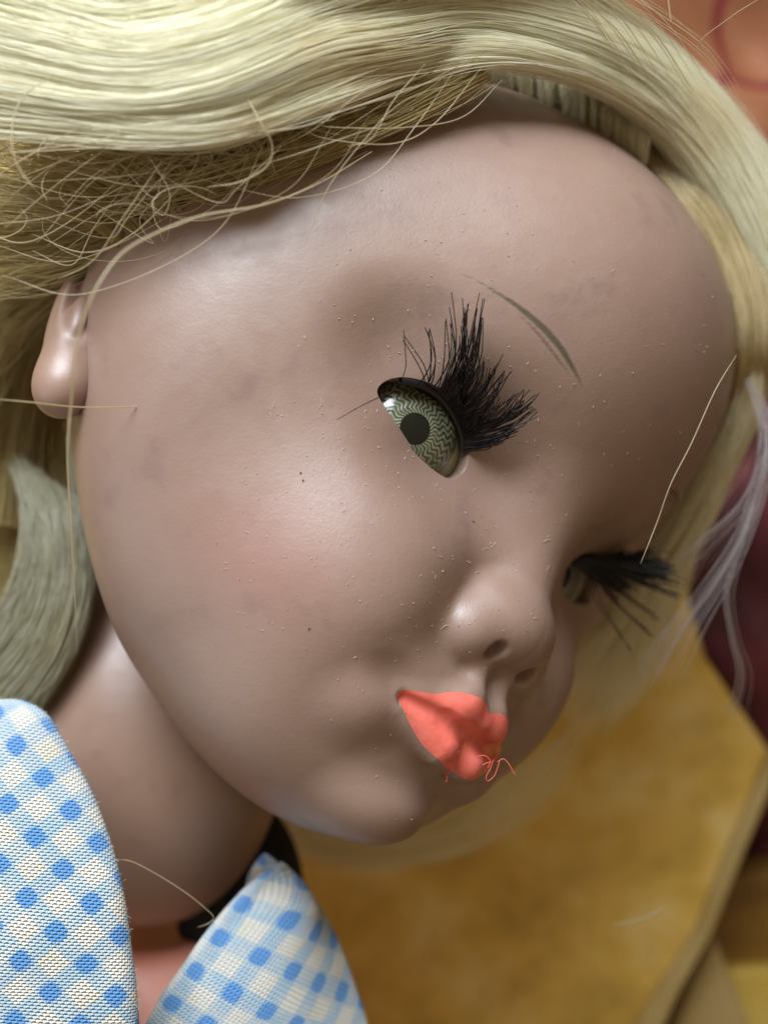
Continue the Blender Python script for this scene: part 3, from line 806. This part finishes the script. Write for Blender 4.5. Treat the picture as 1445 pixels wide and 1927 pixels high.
# single loose hairs
Z = Lock()
strand(Z, [(700,285,158),(600,345,154),(500,384,150),(380,406,146),(300,436,143),(232,475,140),(186,535,138),(156,605,138),(141,680,139),(134,760,142),(128,850,150),(134,1000,162),(142,1130,172),(146,1230,180)], 0.13, 70)
strand(Z, [(-20,750,150),(60,757,152),(150,766,156),(250,765,160),(330,758,164)], 0.09)
strand(Z, [(100,145,148),(55,172,147),(28,215,146),(24,280,145),(40,322,145),(64,353,145)], 0.10)
strand(Z, [(432,147,149),(462,180,148),(492,232,147),(512,272,148),(503,312,149),(452,342,150),(390,352,151)], 0.085)
strand(Z, [(900,118,156),(760,172,153),(640,210,151),(560,240,150),(430,252,149),(300,272,149),(150,280,150),(-20,290,151)], 0.075)
strand(Z, [(1000,88,158),(860,84,156),(700,92,152),(560,120,150),(420,165,149),(300,205,149),(200,260,149),(80,280,150),(-20,292,151)], 0.07)
strand(Z, [(660,176,153),(540,185,151),(420,196,150),(300,205,150),(180,230,150),(60,290,152),(-20,340,154)], 0.07)
strand(Z, [(530,215,156),(505,270,156),(520,330,158)], 0.06)
strand(Z, [(880,150,158),(760,190,156),(680,270,154),(620,350,153),(590,420,153),(585,440,153)], 0.055)
strand(Z, [(905,128,158),(820,230,157),(740,270,156),(620,262,155),(560,240,155)], 0.06)
strand(Z, [(850,140,158),(780,240,157),(700,330,156),(560,372,155),(430,350,155),(360,330,156)], 0.06)
strand(Z, [(945,150,160),(870,220,158),(760,240,156),(640,240,155),(600,236,155)], 0.055)
strand(Z, [(800,120,156),(740,190,155),(700,260,155),(655,275,155)], 0.055)
strand(Z, [(362,256,153),(374,290,153),(345,345,154),(250,440,156),(160,475,158),(60,440,160)], 0.075)
strand(Z, [(1385,668,160),(1345,735,161),(1300,835,163),(1262,910,165),(1235,985,168),(1205,1060,170)], 0.09)
strand(Z, [(445,672,159),(415,698,159),(385,721,159)], 0.05, 10)
strand(Z, [(217,1617,172),(250,1622,172),(300,1648,173),(350,1680,174),(385,1708,175),(402,1726,176),(392,1738,177),(372,1745,178)], 0.075)
strand(Z, [(1262,40,172),(1258,10,172),(1255,-20,172)], 0.08, 8)
strand(Z, [(1440,-10,160),(1370,35,163),(1310,90,168),(1345,150,172)], 0.05)
strand(Z, [(1150,1740,205),(1190,1735,203),(1225,1722,201),(1248,1708,200)], 0.16, 12)
for k in range(70):                                        # tangle under the sweep on the left
    x0 = hr.uniform(250, 760); y0 = hr.uniform(110, 250) + (760 - x0) * 0.12; z0 = hr.uniform(150, 160)
    x1 = hr.uniform(-60, 330); y1 = y0 + hr.uniform(30, 260) * (1 - x1 / 900); s = hr.uniform(-60, 120)
    strand(Z, [(x0, y0, z0), (x0 * .66 + x1 * .34 + hr.normal(0, 25), y0 * .66 + y1 * .34 + s * .8, z0 + 1), (x0 * .33 + x1 * .67 + hr.normal(0, 25), y0 * .33 + y1 * .67 + s, z0 + 2), (x1, y1, z0 + 3)], hr.uniform(0.035, 0.065))
for k in range(34):                                        # small loops
    cx, cy, r0 = hr.uniform(-20, 380), hr.uniform(230, 420), hr.uniform(40, 110); a0 = hr.uniform(0, 6.28); z0 = hr.uniform(150, 168)
    strand(Z, [(cx + r0 * math.cos(a0 + q) * 1.3, cy + r0 * math.sin(a0 + q) * .7, z0 + q) for q in np.linspace(0, hr.uniform(1.8, 3.6), 7)], hr.uniform(0.035, 0.06))
for k in range(26):                                        # flyaways at the top right edge
    x0 = hr.uniform(1050, 1330); y0 = (x0 - 1000) * .35 - 40 + hr.uniform(-10, 50); z0 = hr.uniform(166, 174)
    strand(Z, [(x0 + 110, y0 + 130, z0 + 6), (x0 + 30, y0 + 10, z0), (x0 - 60, y0 - 60, z0 - 2), (x0 - 150, y0 - 110, z0 - 4)], hr.uniform(0.035, 0.06))
finish(Z, 'loose_strand', M_white, 'single pale hairs straying over the face, ear and collar')

Wp = Lock()
for k in range(22):
    a = hr.normal(0, 10); b = hr.normal(0, 9)
    strand(Wp, [(1392 + a * .3, 690, 196), (1440 + a, 790 + b, 192), (1435 + a, 880 + b, 190), (1400 + a, 1000 + b, 190), (1350 + a * 1.5, 1090 + b, 191), (1290 + a * 2.2, 1180 + b, 193), (1235 + a * 3, 1270 + b * 2, 197)], 0.045)
for k in range(14):
    a = hr.normal(0, 8); b = hr.normal(0, 8)
    strand(Wp, [(1450 + a, 850 + b, 188), (1400 + a, 950 + b, 190), (1330 + a * 1.6, 1020 + b, 193), (1285 + a * 2, 1060 + b * 2, 196)], 0.04)
for k in range(9):
    a = hr.normal(0, 8)
    strand(Wp, [(1400 + a, 990, 190), (1362 + a, 1110, 192), (1372 + a, 1200, 196), (1385 + a * 1.5, 1270, 200), (1365 + a * 2, 1350, 206)], 0.055)
finish(Wp, 'stray_wisp', M_wisp, 'blurred whitish wisps hanging right of the far eye')

# ------------------------------------------------------------ lint and fibres lying on the vinyl
def surf_points(n, box, r):
    """random points of the face inside an (x,z) box of the head frame"""
    x = r.uniform(box[0], box[1], n); z = r.uniform(box[2], box[3], n)
    Dn = np.stack([x, np.full(n, -48.0), z], 1); Dn /= np.linalg.norm(Dn, axis=1)[:, None]
    return Dn * trace(Dn)[:, None]
lr = np.random.default_rng(21)
Pl = np.concatenate([surf_points(300, (-60, 14, -50, 50), lr), surf_points(150, (-40, 0, -30, 12), lr)])
keep = poly_sd(Pl[:, [0, 2]], eye_poly)[0] > 0.5
Pl = Pl[keep]
paths = []; radii = []
for q in Pl:
    L = lr.choice([0.12, 0.2, 0.35, 0.8], p=[0.66, 0.25, 0.06, 0.03]); dv = lr.normal(0, 1, 3); n_ = q / np.linalg.norm(q)
    dv -= (dv @ n_) * n_; dv /= np.linalg.norm(dv); bd = np.cross(dv, n_) * L * lr.uniform(-.6, .6)
    o_ = q + n_ * 0.03
    paths.append(W([o_ - dv * L, o_ + bd + n_ * 0.05, o_ + dv * L])); radii.append(lr.uniform(0.018, 0.05) if L > .3 else lr.uniform(0.03, 0.065))
m, nt, bs = new_mat('pale_lint'); bs.inputs['Base Color'].default_value = (0.50, 0.40, 0.33, 1); bs.inputs['Roughness'].default_value = 0.9
M_lint = m
o = tubes('lint', paths, radii, M_lint, None, 4)
tagged(o, 'tiny pale specks and fibres of dust lying over the face', 'lint', None, 'stuff')
m, nt, bs = new_mat('dark_speck'); bs.inputs['Base Color'].default_value = (0.03, 0.025, 0.02, 1)
sp = []
for x, z in ((-12.5, -9.3), (-44.0, -21.5), (-45.2, -20.8), (-30, -38)):
    q = np.array([x, -48.0, z]); q /= np.linalg.norm(q); q = q * (trace(q[None])[0] + 0.02); sp.append(W([q - [.12, 0, .05], q + [.1, 0, .06]]))
tagged(tubes('speck', sp, [0.11] * len(sp), m, None, 5), 'few dark specks of dirt on the cheek', 'dirt', None, 'stuff')
m, nt, bs = new_mat('coral_fibre'); bs.inputs['Base Color'].default_value = (0.62, 0.10, 0.07, 1); bs.inputs['Roughness'].default_value = 0.6
def hp(px, py, cz): return pt(px, py, cz)
fib = [[(898,1424),(912,1422),(922,1432),(918,1445)],[(928,1430),(922,1448),(914,1462),(918,1470),(930,1460),(936,1445),(940,1432)],[(936,1434),(946,1428),(956,1436),(964,1450),(969,1458)],[(834,1440),(838,1455),(842,1470)],[(846,1445),(843,1460),(838,1472)],[(908,1440),(915,1436),(924,1434)]]
Pz = 165.5
tubes('paint_thread', [catmull(np.array([pt(x, y, Pz) for x, y in f]), 14) for f in fib], [0.075] * len(fib), m, doll, 5)['label'] = 'coral fibres stuck to the lower lip'

# ------------------------------------------------------------ what the doll lies on
def ochre():
    m, nt, bs = new_mat('worn_ochre_paint')
    co = coord(nt)
    n1 = noise(nt, co, 40, 5, 0.62); n2 = noise(nt, co, 75, 4, 0.6)
    c = ramp(nt, n1, [(0.30, (0.46, 0.29, 0.045)), (0.5, (0.72, 0.49, 0.10)), (0.7, (0.84, 0.68, 0.28))])
    c = mixc(nt, maprange(nt, n2, 0.5, 0.75, 0, 0.5), c, (0.48, 0.33, 0.10))
    nt.links.new(c, bs.inputs['Base Color']); bs.inputs['Roughness'].default_value = 0.55
    bump(nt, bs, n2, 0.4, 0.001)
    return m
M_ochre = ochre()
def world_mesh(name, V, F, mat, **kw):
    o = mesh_from(name, V, F, [mat], None, smooth=kw.pop('smooth', False)); tagged(o, **kw); return o
def slab(name, poly, z1, z0, mat, bevel=1.5, parent=None):
    bm = __import__('bmesh').new()
    vs = [bm.verts.new((x * S, y * S, z1 * S)) for x, y in poly]
    f = bm.faces.new(vs)
    ext = __import__('bmesh').ops.extrude_face_region(bm, geom=[f])
    for v in [e for e in ext['geom'] if isinstance(e, __import__('bmesh').types.BMVert)]: v.co.z = z0 * S
    __import__('bmesh').ops.recalc_face_normals(bm, faces=bm.faces)
    me = bpy.data.meshes.new(name); bm.to_mesh(me); bm.free(); me.materials.append(mat)
    o = bpy.data.objects.new(name, me); scene.collection.objects.link(o)
    b = o.modifiers.new('b', 'BEVEL'); b.width = bevel * S; b.segments = 3
    if parent: o.parent = parent
    return o
def g(px, py, z): q = pt(px, py, CAM_H - z); return (q[0], q[1])
Z0 = 0.0
board = slab('ochre_board', [g(1450,1415,Z0), g(1385,1580,Z0), g(1322,1745,Z0), g(1262,1850,Z0), g(1190,2010,Z0), g(-500,2300,Z0), g(-900,900,Z0), g(-500,-600,Z0), g(600,-500,Z0), g(1120,500,Z0), g(1260,1000,Z0), g(1330,1240,Z0)], Z0, -9, M_ochre, 2.0)
tagged(board, 'worn ochre-painted board the doll lies on, blurred', 'board')
m, nt, bs = new_mat('pale_ochre_edge')
nt.links.new(ramp(nt, noise(nt, coord(nt), 50, 4), [(0.3, (0.42, 0.30, 0.10)), (0.7, (0.55, 0.42, 0.18))]), bs.inputs['Base Color']); bs.inputs['Roughness'].default_value = 0.6
e = slab('edge_strip', [g(1450,1412,0), g(1474,1424,0), g(1400,1600,0), g(1336,1760,0), g(1276,1866,0), g(1205,2020,0), g(1150,2010,0), g(1240,1850,0), g(1306,1745,0), g(1372,1580,0)], 1.6, -8, m, 1.5, board)
e['label'] = 'lighter worn edge'
m2, nt, bs = new_mat('pale_khaki_paint')
nt.links.new(ramp(nt, noise(nt, coord(nt), 40, 4), [(0.3, (0.36, 0.26, 0.09)), (0.7, (0.50, 0.39, 0.18))]), bs.inputs['Base Color']); bs.inputs['Roughness'].default_value = 0.6
o = slab('khaki_panel', [g(1345,1760,-14), g(1300,1850,-14), g(1230,2040,-14), g(1460,2060,-14), g(1400,1900,-14)], -14, -24, m2, 2)
tagged(o, 'pale khaki panel under the right edge of the ochre board', 'panel')

# bottom right: brown plank with a yellow one in front of it
def banded(name, c0, c1, sc):
    m, nt, bs = new_mat(name)
    mp = nd(nt, 'ShaderNodeMapping'); nt.links.new(coord(nt), mp.inputs[0]); mp.inputs['Scale'].default_value = (8, 110, 20)
    nt.links.new(ramp(nt, noise(nt, mp.outputs[0], sc, 3), [(0.35, c0), (0.65, c1)]), bs.inputs['Base Color']); bs.inputs['Roughness'].default_value = 0.5
    return m
o = slab('brown_plank', [g(1280,1650,-30), g(1700,1620,-30), g(1700,1800,-30), g(1280,1825,-30)], -30, -42, banded('brown_wood', (0.13, 0.062, 0.005), (0.26, 0.14, 0.015), 1.0), 2)
tagged(o, 'dark brown plank right of the ochre board', 'plank')
m, nt, bs = new_mat('yellow_paint')
nt.links.new(ramp(nt, noise(nt, coord(nt), 30, 3), [(0.3, (0.60, 0.42, 0.06)), (0.7, (0.74, 0.56, 0.16))]), bs.inputs['Base Color']); bs.inputs['Roughness'].default_value = 0.6
o = slab('yellow_plank', [g(1330,1826,-26), g(1700,1818,-26), g(1700,2100,-26), g(1400,2100,-26)], -26, -38, m, 2)
tagged(o, 'yellow plank in the bottom right corner', 'plank')

# red cloth: salmon with dark red veins at the top, deep maroon folds lower down
m, nt, bs = new_mat('red_printed_cloth')
co = coord(nt)
dn = nd(nt, 'ShaderNodeTexNoise'); dn.inputs['Scale'].default_value = 30; nt.links.new(co, dn.inputs['Vector'])
wv = mixc(nt, 0.012, co, dn.outputs['Color'], 'ADD')
vo = nd(nt, 'ShaderNodeTexVoronoi', feature='DISTANCE_TO_EDGE'); vo.inputs['Scale'].default_value = 30; nt.links.new(wv, vo.inputs['Vector'])
vein = maprange(nt, vo.outputs['Distance'], 0.02, 0.06, 1.0, 0.0)
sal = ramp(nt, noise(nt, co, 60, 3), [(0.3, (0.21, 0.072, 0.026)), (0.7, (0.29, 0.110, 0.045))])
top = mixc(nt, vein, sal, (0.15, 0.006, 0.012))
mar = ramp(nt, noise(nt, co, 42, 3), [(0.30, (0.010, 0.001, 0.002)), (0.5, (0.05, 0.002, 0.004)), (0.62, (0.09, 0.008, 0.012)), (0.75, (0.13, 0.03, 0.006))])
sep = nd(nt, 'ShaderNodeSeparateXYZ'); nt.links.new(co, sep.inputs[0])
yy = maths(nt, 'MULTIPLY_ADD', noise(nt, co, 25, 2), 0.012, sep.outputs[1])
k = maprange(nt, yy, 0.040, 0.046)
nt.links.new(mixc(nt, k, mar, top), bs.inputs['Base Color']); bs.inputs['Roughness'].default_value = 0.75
nx, ny = 90, 150
X, Y = np.meshgrid(np.linspace(-40, 190, nx), np.linspace(-190, 190, ny), indexing='ij')
Zc = -26 + 4.0 * np.sin(X * .11 + Y * .05 + 1) + 3.0 * np.sin(Y * .13 - X * .05) + 2.0 * np.sin(X * .23 + Y * .17)
Zc = Zc - 12 * np.exp(-((Y + 55) / 16) ** 2)
Zc = np.where(Y < -70, Zc - 30 * np.clip((-70 - Y) / 20, 0, 1), Zc)
Vv = np.stack([X, Y, Zc], -1).reshape(-1, 3); Ii = np.arange(nx * ny).reshape(nx, ny)
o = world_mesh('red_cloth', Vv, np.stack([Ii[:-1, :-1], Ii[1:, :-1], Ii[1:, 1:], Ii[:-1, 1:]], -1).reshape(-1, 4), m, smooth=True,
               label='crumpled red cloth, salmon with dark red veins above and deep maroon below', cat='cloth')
m, nt, bs = new_mat('dark_brown_floor')
nt.links.new(ramp(nt, noise(nt, coord(nt), 12, 4), [(0.3, (0.03, 0.012, 0.008)), (0.7, (0.06, 0.03, 0.015))]), bs.inputs['Base Color']); bs.inputs['Roughness'].default_value = 0.7
world_mesh('floor', [(-900, -900, -80), (900, -900, -80), (900, 900, -80), (-900, 900, -80)], [(0, 1, 2, 3)], m, kind='structure')
